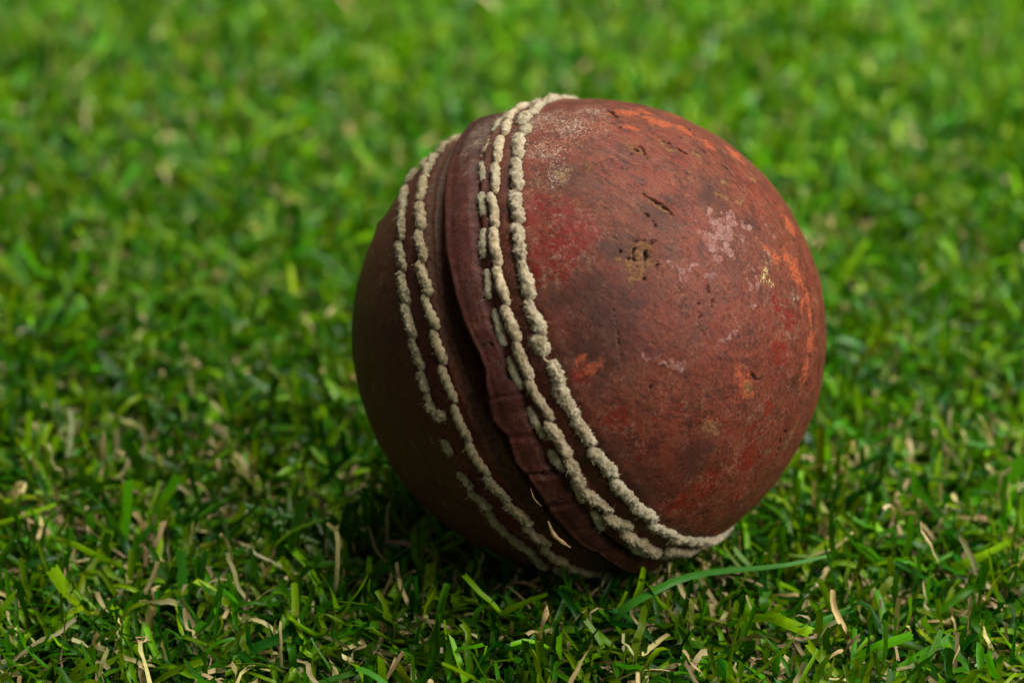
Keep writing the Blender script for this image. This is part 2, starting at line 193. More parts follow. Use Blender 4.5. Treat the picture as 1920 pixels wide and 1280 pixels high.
# ---------------------------------------------------------------- materials
def leather_material():
    N = NT('worn_leather'); P = N.mm()
    warp = N.vmath('ADD', P, N.vmath('SCALE', N.vmath('SUBTRACT', N.noise(P, 1.1, 3)[1], (.5, .5, .5)), scale=1.3))
    wA, wB, wC = N.sep(N.attr('wear_a')), N.sep(N.attr('wear_b')), N.sep(N.attr('wear_c'))
    wD = N.sep(N.attr('wear_d'))
    def dot(v):
        x = N.n('ShaderNodeVectorMath', operation='DOT_PRODUCT'); N.put(x.inputs[0], P); x.inputs[1].default_value = v; return x.outputs['Value']
    cb = N.n('ShaderNodeCombineXYZ')
    for k_, v_ in enumerate(GRAIN): N.put(cb.inputs[k_], dot(v_))
    streak = N.noise(cb.outputs[0], 1.0, 5, .68, .6)[0]; streak2 = N.noise(cb.outputs[0], 2.3, 3, .65, .4)[0]
    wp2 = N.vmath('ADD', P, N.vmath('SCALE', N.vmath('SUBTRACT', N.noise(P, 2.2, 3)[1], (.5, .5, .5)), scale=1.6))
    n_big = N.noise(P, .07, 4, .6)[0]; n_med = N.noise(P, .33, 6, .62, .4)[0]; n_sm = N.noise(P, 1.5, 5, .6)[0]
    n_grain = N.noise(P, 2.4, 5, .78)[0]; n_fine = N.noise(P, 3.8, 4, .8)[0]
    base = N.cramp(n_med, [(.30, (.034, .009, .004)), (.43, (.078, .014, .007)), (.55, (.128, .021, .009)), (.70, (.122, .034, .013))])
    base = N.mix(N.math('MULTIPLY', N.ramp(n_big, .42, .62), .5), base, (.070, .026, .012))
    base = N.mix(N.math('MULTIPLY', N.ramp(streak, .50, .66), .65), base, (.135, .044, .025))
    base = N.mix(N.math('MULTIPLY', N.ramp(streak, .50, .34), .75), base, (.020, .008, .005))
    # short fibres / speckle of dried leather
    base = N.mix(N.math('MULTIPLY', N.ramp(n_fine, .54, .64), .62), base, (.220, .085, .048))
    base = N.mix(N.math('MULTIPLY', N.ramp(n_grain, .54, .64), .75), base, (.028, .010, .007))
    base = N.mix(N.math('MULTIPLY', N.ramp(N.math('MULTIPLY', n_sm, n_fine), .30, .40), .5), base, (.15, .022, .016))
    rs = N.math('MULTIPLY', N.ramp(N.noise(cb.outputs[0], 1.9, 7, .8, 1.2)[0], .52, .66), N.ramp(N.noise(P, .16, 3)[0], .40, .62))
    base = N.mix(N.math('MULTIPLY', rs, .75), base, (.150, .014, .009))
    rs2 = N.math('MULTIPLY', N.ramp(N.noise(P, 1.2, 8, .82)[0], .54, .70), N.ramp(N.noise(P, .12, 3)[0], .55, .40))
    base = N.mix(N.math('MULTIPLY', rs2, .6), base, (.150, .050, .024))
    e2 = N.voro(wp2, 1.7, 'DISTANCE_TO_EDGE')[0]
    fib = N.math('MULTIPLY', N.math('SUBTRACT', 1.0, N.ramp(e2, .01, .10)), N.math('MULTIPLY', N.ramp(N.noise(P, .35, 4, .7)[0], .46, .62), N.ramp(n_sm, .42, .60)))
    base = N.mix(N.math('MULTIPLY', fib, .7), base, (.25, .120, .072))
    e3 = N.voro(N.vmath('ADD', cb.outputs[0], N.vmath('SCALE', N.vmath('SUBTRACT', N.noise(P, 1.6, 4, .7)[1], (.5, .5, .5)), scale=1.1)), .75, 'DISTANCE_TO_EDGE')[0]
    fine = N.math('MULTIPLY', N.math('SUBTRACT', 1.0, N.ramp(e3, .005, .05)), N.math('MULTIPLY', N.ramp(N.noise(P, .22, 4, .7)[0], .44, .60), N.ramp(n_grain, .40, .56)))
    base = N.mix(N.math('MULTIPLY', fine, .8), base, (.018, .008, .006))
    # purplish grey dust film
    base = N.mix(N.math('MULTIPLY', wC[1], N.math('MULTIPLY', N.ramp(N.math('MULTIPLY', n_sm, streak2), .17, .34), .18)), base, (.135, .054, .034))
    base = N.mix(N.math('MULTIPLY', wC[0], N.math('MULTIPLY', N.ramp(n_med, .22, .55), .85)), base, (.032, .014, .010))
    # lacquer left in cracked red patches
    red = N.ramp(N.math('ADD', wA[0], N.math('MULTIPLY', N.math('SUBTRACT', N.noise(P, .8, 8, .8)[0], .5), 3.0)), .42, .75)
    red = N.math('MULTIPLY', red, N.ramp(wA[0], .02, .2))
    base = N.mix(N.math('MULTIPLY', red, .62), base, N.mix(N.ramp(n_sm, .4, .6), (.16, .008, .005), (.08, .010, .006)))
    ed = N.voro(wp2, .85, 'DISTANCE_TO_EDGE')[0]
    crk = N.math('MULTIPLY', N.math('SUBTRACT', 1.0, N.ramp(ed, .01, .09)), N.ramp(N.math('ADD', wA[0], N.math('MULTIPLY_ADD', wB[2], .9, N.math('MULTIPLY', wD[2], .3))), .08, .4))
    crk = N.math('MULTIPLY', crk, N.math('MULTIPLY', N.ramp(N.noise(P, .5, 3)[0], .42, .58), N.ramp(n_grain, .40, .58)))
    base = N.mix(N.math('MULTIPLY', crk, .8), base, (.25, .135, .082))
    # raw orange leather
    og = N.ramp(N.math('ADD', wA[1], N.math('MULTIPLY', N.math('SUBTRACT', N.noise(P, 1.3, 8, .8)[0], .5), 2.8)), .38, .82)
    og = N.math('MULTIPLY', og, N.ramp(wA[1], .02, .15))
    base = N.mix(N.math('MULTIPLY', og, .72), base, N.mix(N.ramp(n_grain, .4, .62), (.37, .082, .026), (.16, .034, .014)))
    # earthy scraped nap
    ea = N.ramp(N.math('ADD', wB[0], N.math('MULTIPLY', N.math('SUBTRACT', N.noise(P, 1.6, 7, .78)[0], .5), 2.2)), .34, .75)
    ea = N.math('MULTIPLY', ea, N.ramp(wB[0], .02, .15))
    base = N.mix(N.math('MULTIPLY', ea, .85), base, N.mix(N.ramp(n_grain, .38, .6), (.20, .095, .036), (.075, .038, .016)))
    # pale lacquer flakes
    vo = N.voro(warp, .95)
    cell = N.sep(vo[1])
    fl = N.math('MULTIPLY', N.ramp(N.math('ADD', wA[2], N.math('MULTIPLY', N.math('SUBTRACT', cell[0], .5), .6)), .45, .5), N.ramp(N.voro(warp, .95, 'DISTANCE_TO_EDGE')[0], .015, .06))
    fl = N.math('MULTIPLY', fl, N.ramp(wA[2], .05, .2))
    base = N.mix(N.math('MULTIPLY', fl, N.math('ADD', .2, N.math('MULTIPLY', n_sm, .8))), base, N.mix(cell[1], (.19, .080, .068), (.26, .145, .125)))
    # pale scuffed fibres
    ang = N.noise(N.vmath('MULTIPLY', warp, (2.6, 2.6, 5.0)), 1.0, 4, .7)[0]
    sc = N.math('MULTIPLY', N.ramp(N.math('ADD', wB[2], N.math('MULTIPLY', N.math('SUBTRACT', ang, .5), 4.5)), .72, 1.35), N.ramp(wB[2], .03, .25))
    base = N.mix(N.math('MULTIPLY', sc, .8), base, (.40, .30, .22))
    base = N.mix(N.math('MULTIPLY', wC[2], N.ramp(n_grain, .48, .56)), base, (.62, .55, .22))
    # brown untreated strip beside the open seam, olive streaks on the older half
    base = N.mix(N.math('MULTIPLY', wD[0], .8), base, N.mix(N.ramp(n_sm, .35, .65), (.026, .012, .006), (.080, .036, .015)))
    st = N.ramp(N.noise(N.vmath('MULTIPLY', P, (1.0, .35, 1.0)), .8, 5, .65)[0], .60, .72)
    base = N.mix(N.math('MULTIPLY', wD[1], N.math('MULTIPLY_ADD', N.ramp(n_med, .40, .60), .5, .35)), base, N.mix(N.math('MULTIPLY_ADD', n_grain, .6, N.math('MULTIPLY', streak, .4)), (.018, .008, .004), (.135, .052, .021)))
    base = N.mix(N.math('MULTIPLY', N.math('MULTIPLY', wD[1], st), .75), base, (.20, .135, .045))
    base = N.mix(N.math('MULTIPLY', wD[2], N.ramp(N.math('MULTIPLY_ADD', n_med, .7, N.math('MULTIPLY', n_grain, .4)), .25, .65)), base, N.mix(n_sm, (.010, .003, .002), (.034, .007, .005)))
    base = N.mix(wB[1], base, (.012, .008, .006))
    # relief
    h = N.math('MULTIPLY_ADD', n_grain, .55, N.math('MULTIPLY', n_fine, .25))
    h = N.math('ADD', h, N.math('MULTIPLY', n_sm, .35))
    h = N.math('ADD', h, N.math('MULTIPLY_ADD', streak, .25, N.math('MULTIPLY', streak2, .35)))
    h = N.math('ADD', h, N.math('MULTIPLY', fl, .5))
    h = N.math('ADD', h, N.math('MULTIPLY', sc, .6))
    h = N.math('SUBTRACT', h, N.math('MULTIPLY', crk, .5)); h = N.math('SUBTRACT', h, N.math('MULTIPLY', fine, .9)); h = N.math('ADD', h, N.math('MULTIPLY', fib, .4))
    h = N.math('ADD', h, N.math('MULTIPLY', N.math('MULTIPLY', ea, n_grain), 1.5))
    nrm = N.bump(h, .42, .00020)
    rough = N.math('ADD', .36, N.math('MULTIPLY_ADD', n_med, .30, N.math('MULTIPLY', streak, .12)))
    rough = N.math('SUBTRACT', rough, N.math('MULTIPLY', red, .14))
    rough = N.math('ADD', rough, N.math('MULTIPLY', N.math('MAXIMUM', ea, og), .25), clamp=True)
    return N.done(N.bsdf(Base_Color=base, Roughness=rough, Normal=nrm, Specular_IOR_Level=.16))

def thread_material():
    N = NT('dirty_thread'); P = N.mm()
    n1 = N.noise(P, .9, 4, .6)[0]; n2 = N.noise(P, 7, 3, .65)[0]; n3 = N.noise(P, .12, 3)[0]
    c = N.cramp(n1, [(.3, (.25, .195, .105)), (.5, (.40, .325, .20)), (.72, (.52, .45, .32))])
    c = N.mix(N.math('MULTIPLY', N.ramp(n3, .45, .65), .35), c, (.33, .33, .20))
    c = N.mix(N.math('MULTIPLY', N.ramp(N.noise(P, 3.2, 4, .8)[0], .52, .62), .6), c, (.20, .155, .085))
    t = N.sep(N.attr('tint'))
    c = N.mix(1.0, c, N.attr('tint'), 'MULTIPLY')
    nrm = N.bump(N.math('ADD', n2, N.math('MULTIPLY', N.noise(P, 16, 2)[0], .5)), .9, .00022)
    return N.done(N.bsdf(Base_Color=c, Roughness=.92, Normal=nrm, Specular_IOR_Level=.15, Sheen_Weight=.25))

def blade_material(name, gloss, trans):
    N = NT(name); P = N.mm()
    n1 = N.noise(P, .8, 3, .6)[0]; n2 = N.noise(P, 4, 2)[0]
    c = N.mix(1.0, N.attr('tint'), N.mix(n1, (.62, .66, .6), (1.25, 1.22, 1.2)), 'MULTIPLY')
    b = N.bsdf(Base_Color=c, Roughness=gloss, Specular_IOR_Level=.14, Normal=N.bump(n2, .25, .0001))
    tr = N.n('ShaderNodeBsdfTranslucent'); N.put(tr.inputs[0], N.mix(1.0, c, (1.1, 1.15, .55), 'MULTIPLY'))
    mx = N.n('ShaderNodeMixShader'); mx.inputs[0].default_value = trans
    N.t.links.new(b, mx.inputs[1]); N.t.links.new(tr.outputs[0], mx.inputs[2])
    return N.done(mx.outputs[0])

def ground_material():
    N = NT('turf_backing'); P = N.mm()
    n = N.noise(P, .4, 5, .6)[0]
    c = N.cramp(n, [(.3, (.006, .012, .004)), (.55, (.016, .032, .008)), (.75, (.035, .05, .015))])
    return N.done(N.bsdf(Base_Color=c, Roughness=.9, Normal=N.bump(n, .6, .002)))

def straw_material():
    N = NT('dry_straw'); P = N.mm(); n = N.noise(N.vmath('MULTIPLY', P, (4, 4, 4)), 1, 3)[0]
    c = N.cramp(n, [(.3, (.16, .09, .035)), (.6, (.30, .19, .08)), (.8, (.42, .30, .15))])
    return N.done(N.bsdf(Base_Color=c, Roughness=.6, Normal=N.bump(n, .5, .0001)))

GRAIN = [(0.0166, 0.2706, 0.2214), (1.2175, 0.6116, -0.8388), (-1.0354, 0.8097, -0.9123)]
LEATHER, THREAD, GROUND, STRAW = leather_material(), thread_material(), ground_material(), straw_material()
GREEN = blade_material('turf_green', .34, .34); TAN = blade_material('turf_tan', .5, .22)

# ---------------------------------------------------------------- ground
xs = np.linspace(-1.5, 1.5, 31); gx, gy = np.meshgrid(xs, xs); gz = .0006*np.sin(gx*40)*np.cos(gy*37)
k = np.arange(30); a = (k[:, None]*31+k[None]).ravel()
g = obj('ground', mesh_np('ground', np.c_[gx.ravel(), gy.ravel(), gz.ravel()], [np.c_[a, a+1, a+32, a+31]]), GROUND)
tag(g, 'dark backing sheet under the turf', 'ground', kind='structure')

# ---------------------------------------------------------------- the ball
R = 36.0
ball = bpy.data.objects.new('cricket_ball', None); C.objects.link(ball)
ball.matrix_world = Matrix.Translation((0, 0, BALL_Z*MM)) @ Matrix(BALL_ROT).to_4x4()
ball.empty_display_size = .02
tag(ball, 'worn dark red leather cricket ball with frayed cream stitching resting on turf', 'cricket ball')
RB = np.array(BALL_ROT)

def sdir(u, v):
    u = np.radians(u); v = np.radians(v)
    return np.stack([np.cos(v)*np.cos(u), np.cos(v)*np.sin(u), np.sin(v)], -1)
def interp_per(tab, u, fill):
    a = np.array(tab); o = np.argsort(a[:, 0]); a = a[o]
    uu = np.r_[-180, a[0, 0]-14, a[:, 0], a[-1, 0]+14, 180]; vv = np.r_[fill, fill, a[:, 1], fill, fill]
    return np.interp(u, uu, vv)
def lip_edge(u):
    return interp_per(LIP_EDGE, u, -4.6) + .10*np.sin(u*.23)+.04*np.sin(u*1.1+1)
def lip_back(u):
    b = interp_per(LIP_BACK, u, 2.6) + .15*np.sin(u*.9+2)+.12*np.sin(u*2.3)
    return np.maximum(b, lip_edge(u)+3.2)

def mark_mask(kind, d):
    r = np.zeros(len(d)); p = d*R
    d = d+np.stack([fbm(p, .55, 3, 300+k) for k in range(3)], -1)*(.045 if kind != 'lichen' else .01)
    d = d/np.linalg.norm(d, axis=1)[:, None]
    for u, v, rad in MARKS[kind]:
        if kind == 'scuff': rad *= 1.25
        c = sdir(u, v); dd = np.sqrt(np.maximum(0, 2-2*(d@c)))*R/max(rad, .2)
        r = np.maximum(r, np.exp(-(dd**2)*.9))
    return r*(.85 if kind == 'scuff' else 1)
def crack_mask(d):
    m = np.zeros(len(d)); wide = np.zeros(len(d))
    p = d*R
    jit = np.stack([fbm(p, 1.5, 3, 40+k) for k in range(3)], -1)*.34
    pj = p+jit
    wn = np.clip(1.0+1.3*fbm(p, 1.2, 2, 60), .5, 1.8)
    for pts, w in CRACKS:
        q = np.array([sdir(*t) for t in pts])*R
        lo = q.min(0)-2.2; hi = q.max(0)+2.2
        idx = np.nonzero(((p > lo) & (p < hi)).all(1))[0]
        if not len(idx): continue
        s = pj[idx]; best = np.full(len(idx), 9.); tt = np.zeros(len(idx)); n = len(q)-1
        for i in range(n):
            a, b = q[i], q[i+1]; ab = b-a; t = np.clip(((s-a)@ab)/max(ab@ab, 1e-6), 0, 1)
            dist = np.linalg.norm(s-a-t[:, None]*ab, axis=1); k = dist < best
            best = np.where(k, dist, best); tt = np.where(k, (i+t)/n, tt)
        taper = .35+.65*np.sqrt(np.clip(4*tt*(1-tt), 0, 1))
        hw = np.maximum((.46 if w > .23 else .33)*w*taper*wn[idx], .035)
        amp = .55 if w < .15 else 1.0
        m[idx] = np.maximum(m[idx], amp-amp*sstep(hw*.6, hw*1.4+.05, best))
        wide[idx] = np.maximum(wide[idx], amp*amp*np.exp(-(best/(w*1.3+.25))**2))
    return m, wide

def grid_faces(nu, nv, wrap=True):
    i = np.arange(nu if wrap else nu-1)[:, None]; j = np.arange(nv-1)[None]
    a = (i*nv+j).ravel(); b = (((i+1) % nu)*nv+j).ravel()
    return np.c_[a, b, b+1, a+1]
def u_axis(step_vis, step_hid, lo=-98, hi=98):
    return np.r_[np.arange(lo, hi, step_vis), np.arange(hi, lo+360, step_hid)]
def wrapu(u): return (u+180) % 360-180

def gau(x, s): return np.exp(-(x/s)**2)

def finish_part(name, u2, v2, h, masks, label, nu, nv, flip=False):
    d = sdir(u2, v2); co = d*(R+h)[:, None]*MM
    f = grid_faces(nu, nv)
    if flip: f = f[:, ::-1]
    me = mesh_np(name, co, [f])
    for nm, m in masks.items(): col_attr(me, nm, m)
    o = obj(name, me, LEATHER, ball)
    if label: o['label'] = label
    return o

def wear(d, earth=True):
    red = mark_mask('red', d); og = mark_mask('orange', d); fl = mark_mask('flake', d)
    ea = mark_mask('earth', d); sc = mark_mask('scuff', d); st = mark_mask('stain', d); du = mark_mask('dust', d); li = mark_mask('lichen', d)
    cm, cw = crack_mask(d)
    ea = np.maximum(ea, cw*.18)
    return red, og, fl, ea, sc, st, du, li, cm, cw

# --- right half
uA = u_axis(.23, 1.5); nu = len(uA)
vA = np.r_[np.arange(1.2, 20, .27), np.arange(20, 89.6, .32), 89.9]; nv = len(vA)
u2 = np.repeat(wrapu(uA), nv); v2 = np.tile(vA, nu); d = sdir(u2, v2); p = d*R
red, og, fl, ea, sc, st, du, li, cm, cw = wear(d)
lb = lip_back(u2)
h = .16*fbm(p, .07, 2, 3)+.10*fbm(p, .25, 3, 5)+.045*fbm(p, 1.1, 3, 8)
h += -.22*gau(v2-12.8, 1.3)+.16*gau(v2-10.0, 1.2)+.10*gau(v2-15.6, 1.6)-.30*gau(v2-7.0, 1.3)+.10*gau(v2-5.5, .7)
h += np.where(v2 < 5.2, -.55*sstep(5.2, 3.9, v2), 0)
h += -.55*cm*np.clip(.5+cw, 0, 1)-.06*cw
dent = np.exp(-((np.sqrt(np.maximum(0, 2-2*(d@sdir(*MARKS['earth'][0][:2]))))*R)/2.6)**2)
h += .07*gau(cw-.55, .16)*sstep(-.05, .25, fbm(p, .8, 2, 61))
h += -.38*dent+ea*(.14*fbm(p, 1.7, 3, 21)-.06)
h += og*(-.05+.06*fbm(p, 2., 2, 30))+fl*.03*sstep(-.1, .1, fbm(p, 1.5, 2, 33))
strip = gau(v2-10, 1.7)+gau(v2-5.5, 1.2)
zr = np.zeros(len(d))
finish_part('leather_half', u2, v2, h, {'wear_a': np.c_[np.maximum(red, .30*strip), og, fl], 'wear_b': np.c_[ea, cm, sc],
            'wear_c': np.c_[st, du, li], 'wear_d': np.c_[zr, zr, .35*np.clip(strip, 0, 1)]},
            'redder leather half, cracked, pitted and flaking', nu, nv)

# --- lip of leather curling up along the open seam
uL = u_axis(.25, 1.2); nu = len(uL); ws = np.r_[np.linspace(-.55, -.02, 14), np.linspace(0, 1, 62), np.linspace(1.01, 1.2, 7)]; nv = len(ws)
u2 = np.repeat(wrapu(uL), nv); w2 = np.tile(ws, nu)
e = lip_edge(u2); b = lip_back(u2); d0 = sdir(u2, e+(b-e)*np.clip(w2, 0, 1)); p0 = d0*R
rag = .12*fbm(d0*R, .8, 3, 71)
top = .75*sstep(0, .10, w2)*(1-.75*sstep(.30, 1.0, w2))+.22*gau(w2-.12, .12)
top += .16*fbm(p0, .28, 2, 74)+.025*fbm(p0, 1.4, 3, 75)
for uc, depth, wd in ((-2, .35, 1.1), (5.5, .32, .5), (15.5, .22, .8), (25.3, .55, .7), (35.0, .28, .8), (-12, .14, 1.0), (44, .2, 1.2), (55, .25, 1.0)):
    off = uc+3.0*(w2-.5)*np.sin(uc*1.3)+.5*fbm(p0, .5, 2, 77)
    depth *= .65
    top += -depth*gau(u2-off, wd)+.45*depth*gau(u2-off-1.8*wd, wd*1.2)
h = np.where(w2 < 0, (top*0+.45)+w2/.55*5.0, top)
h = np.where((w2 >= 0) & (w2 < .03), .45+.3*(w2/.03)+.1*fbm(p0, 1.2, 2, 78), h)
h = h-.9*sstep(.72, 1.15, w2)
v2 = np.where(w2 < 0, e+rag+(-w2)*1.3, np.where(w2 <= 1, e+rag*(1-w2)+(b-e+.35*fbm(p0, .7, 3, 79)*w2)*w2, b+.35*fbm(p0, .7, 3, 79)+(w2-1)*1.2))
d = sdir(u2, v2); p = d*R
red, og, fl, ea, sc, st, du, li, cm, cw = wear(d)
h = h-.3*cm
edge = np.clip(gau(w2-.0, .10)*(1+.8*fbm(p, .9, 2, 82))+(w2 < 0), 0, 1)
lred = np.clip(.12+.6*fbm(p, .3, 2, 80), 0, 1)+.3*gau(w2-.85, .12)*sstep(.0, .4, fbm(p, .4, 2, 81))
finish_part('leather_lip', u2, v2, h, {'wear_a': np.c_[np.clip(lred, 0, 1), og, fl], 'wear_b': np.c_[ea, cm, np.maximum(sc, 1.1*gau(u2+68, 15)*sstep(.2, .5, w2)+.25*gau(w2-.05, .05))],
            'wear_c': np.c_[st*.4+.5*sstep(20, 40, u2)+.6*sstep(-48, -62, u2), du*0, li], 'wear_d': np.c_[edge*.7, zr[:1].repeat(len(d)), .85*(1-edge)]},
            'raised red leather lip with a torn edge along the open seam', nu, nv)

# --- left half
uB = u_axis(.34, 1.5); nu = len(uB); vB = np.r_[np.arange(-89.9, -26, .7), np.arange(-26, -3.0, .2), np.arange(-3., 1.5, .5)]; nv = len(vB)
u2 = np.repeat(wrapu(uB), nv); v2 = np.tile(vB, nu); d = sdir(u2, v2); p = d*R
red, og, fl, ea, sc, st, du, li, cm, cw = wear(d)
h = .18*fbm(p, .07, 2, 103)+.10*fbm(p, .25, 3, 105)+.04*fbm(p, 1.1, 3, 108)
h += -.25*gau(v2+13, 1.4)-.22*gau(v2+20, 1.5)+.14*gau(v2+16.5, 1.4)
ge = -9.4+1.6*sstep(2, 18, u2)+.35*fbm(p, .3, 2, 110)+.4*np.sin(u2*.11)
h += -.75*sstep(-11.8, ge, v2)-5.0*sstep(ge, -4.9, v2)+.10*sstep(-11.5, -10.5, v2)*fbm(p, 1.2, 3, 111)
h += -.4*cm+.15*cw
nk = sdir(*NICK); h += .35*np.exp(-(np.sqrt(np.maximum(0, 2-2*(d@nk)))*R/.8)**2)
brown = sstep(-11.9, -10.9, v2+.5*fbm(p, .8, 2, 112))
old = sstep(-20.5, -22.5, v2)
finish_part('leather_half', u2, v2, h, {'wear_a': np.c_[red*0+.5*gau(v2+16.5, 1.8)*sstep(-.1, .3, fbm(p, .3, 2, 113)), og, fl], 'wear_b': np.c_[ea, cm, sc],
            'wear_c': np.c_[.35*old, zr[:1].repeat(len(d)), li], 'wear_d': np.c_[brown, old*.9, .45*gau(v2+16.5, 2.0)]},
            'darker brown leather half in shadow', nu, nv)

# ---------------------------------------------------------------- stitches
def stitch_mesh(a, b, r0, style, seed, lift=.35, nr=40, ns=24):
    A = sdir(*a); B = sdir(*b); A, B = A-(B-A)*.07, B+(B-A)*.07; Lmm = np.linalg.norm(A-B)*R
    t = np.linspace(0, 1, nr)
    te = .5-.5*np.cos(np.pi*t); te = .35*te+.65*t
    wob = (vnoise(np.c_[te*2.2, np.full(nr, seed*1.7), np.zeros(nr)], seed)*.16)
    c = A[None]*(1-te)[:, None]+B[None]*te[:, None]; c /= np.linalg.norm(c, axis=1)[:, None]
    T = B-A; T /= np.linalg.norm(T)
    S = np.cross(T[None], c); S /= np.linalg.norm(S, axis=1)[:, None]
    c = c*(R+lift+.12*np.sin(np.pi*te)[:, None])+S*wob[:, None]
    prof = (1-np.abs(2*te-1)**5.5)**(1/2.2); prof[0] = prof[-1] = 0.02
    prof = prof*(1+.10*vnoise(np.c_[te*3+seed, te*0, te*0+9], seed+3))
    ph = np.linspace(0, 2*np.pi, ns, endpoint=False)
    PH, TE = np.meshgrid(ph, te)
    N0 = c/np.linalg.norm(c, axis=1)[:, None]
    off = np.cos(PH)[..., None]*S[:, None]+np.sin(PH)[..., None]*N0[:, None]
    base = c[:, None]+off*(r0*prof)[:, None, None]
    flat = base.reshape(-1, 3)
    if style == 'twist':
        m = .66+.46*np.abs(np.cos(PH+np.pi*TE*Lmm/1.25))**.7
        m = m.ravel()+.10*fbm(flat, 2.0, 3, seed)
    elif style == 'smooth':
        m = (.95+.12*np.abs(np.cos(PH+np.pi*TE*Lmm/1.0))).ravel()+.26*fbm(flat, 1.1, 2, seed)+.42*fbm(flat, 2.8, 3, seed+5)
    elif style == 'flat':
        m = 1+.45*fbm(flat, .9, 2, seed)+.45*fbm(flat*np.array([1, 1, 2.2]), 2.2, 3, seed+5)
    else:
        m = 1+.40*fbm(flat, .8, 2, seed)+.50*fbm(flat, 1.9, 3, seed+5)+.50*fbm(flat, 3.8, 3, seed+9)
    co = c[:, None]+off*((r0*prof)[:, None]*m.reshape(nr, ns))[..., None]
    if style == 'flat': co = co-(N0[:, None]*(np.einsum('ijk,ik->ij', co-c[:, None], N0)*.45)[..., None])
    else: co = co-(N0[:, None]*(np.einsum('ijk,ik->ij', co-c[:, None], N0)*.24)[..., None])
    co = co.reshape(-1, 3)
    i = np.arange(nr-1)[:, None]; j = np.arange(ns)[None]; j1 = (j+1) % ns
    f = np.stack([i*ns+j+0*j1, i*ns+j1, (i+1)*ns+j1, (i+1)*ns+j], -1).reshape(-1, 4)
    caps = [np.arange(ns)[None], ((nr-1)*ns+np.arange(ns)[::-1])[None]]
    return co, f[:, ::-1], caps
fuzz_src = []
WID = {'R3': .88, 'R2': .72, 'R1': .56, 'L1': .74, 'L2': .66}
def style_of(row, u):
    if row == 'R1': return 'flat'
    if row == 'R2': return 'smooth' if u < 8 else 'lumpy'
    if row == 'L1': return 'twist' if -26 < u < 14 else 'lumpy'
    if row == 'L2': return 'lumpy'
    return 'lumpy' if u > -56 else 'lumpy'
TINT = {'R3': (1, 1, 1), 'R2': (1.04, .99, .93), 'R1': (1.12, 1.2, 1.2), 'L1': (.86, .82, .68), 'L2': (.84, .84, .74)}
hidden_mesh = {}
sid = 0
for row, L in STITCHES.items():
    V = {'R3': 12.8, 'R2': 7.2, 'R1': 4.0, 'L1': -13.2, 'L2': -20.0}[row]; stp = 9.6
    a0 = min(x[0] for x in L); a1 = max(x[2] for x in L)
    L = L+[(a0-stp*(k+1)+.6, V+random.uniform(-.7, .4), a0-stp*k-.6, V+random.uniform(-.2, .9)) for k in range(4)]+[(a1+stp*k+.6, V+random.uniform(-.7, .4), a1+stp*(k+1)-.6, V+random.uniform(-.2, .9)) for k in range(3)]
    for (ua, va, ub, vb) in L:
        sid += 1
        st_ = style_of(row, ua); r0 = WID[row]*random.uniform(.92, 1.08)
        if row == 'R2' and ua > 8: r0 *= 1.14
        if row == 'R3' and ua > 30: r0 *= .95
        co, f, caps = stitch_mesh((ua, va), (ub, vb), r0, st_, sid*3, lift=-.28 if row == 'R1' else .14)
        me = mesh_np('stitch', co*MM, [f]+caps)
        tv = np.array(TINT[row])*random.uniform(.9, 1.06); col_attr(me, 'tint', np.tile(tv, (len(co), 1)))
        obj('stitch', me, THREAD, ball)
        fuzz_src.append((co, None, row, st_))
    # the rows run on round the far side of the ball: one shared mesh per row, turned about the seam axis
    V = {'R3': 12.8, 'R2': 7.2, 'R1': 4.0, 'L1': -13.2, 'L2': -20.0}[row]
    step = 10.0 if row != 'R1' else 11.0
    u0 = max(x[2] for x in L)+1.0; u1 = min(x[0] for x in L)+360-1.0
    n = int((u1-u0)//step); pitch = (u1-u0)/n
    co, f, caps = stitch_mesh((0, V), (pitch*.93, V), WID[row], 'lumpy' if row != 'R1' else 'flat', sid+77, lift=-.28 if row == 'R1' else .14, nr=18, ns=10)
    hm = mesh_np('stitch', co*MM, [f]+caps); col_attr(hm, 'tint', np.tile(TINT[row], (len(co), 1)))
    for k in range(n):
        o = obj('stitch', hm, THREAD, ball); o.rotation_euler = (0, 0, math.radians(u0+k*pitch))
# frayed tuft with a loose thread end, cut stub
def blob_mesh(u, v, rx, ry, rz, seed, amp=.5):
    n0 = sdir(u, v); e = np.cross(n0, (0, 0, 1.)); e /= np.linalg.norm(e); s = np.cross(n0, e)
    th = np.linspace(0.02, np.pi-.02, 22); ph = np.linspace(0, 2*np.pi, 28, endpoint=False); TH, PH = np.meshgrid(th, ph, indexing='ij')
    q = (np.sin(TH)*np.cos(PH))[..., None]*e*rx+(np.sin(TH)*np.sin(PH))[..., None]*s*ry+np.cos(TH)[..., None]*n0*rz
    q = q.reshape(-1, 3); pw = q+n0*R
    q = q*(1+amp*fbm(pw, .9, 2, seed)+amp*.6*fbm(pw, 2.6, 2, seed+4))[:, None]+n0*(R+rz*.35)
    i = np.arange(21)[:, None]; j = np.arange(28)[None]; j1 = (j+1) % 28
    f = np.stack([i*28+j+0*j1, i*28+j1, (i+1)*28+j1, (i+1)*28+j], -1).reshape(-1, 4)
    return q, f[:, ::-1]
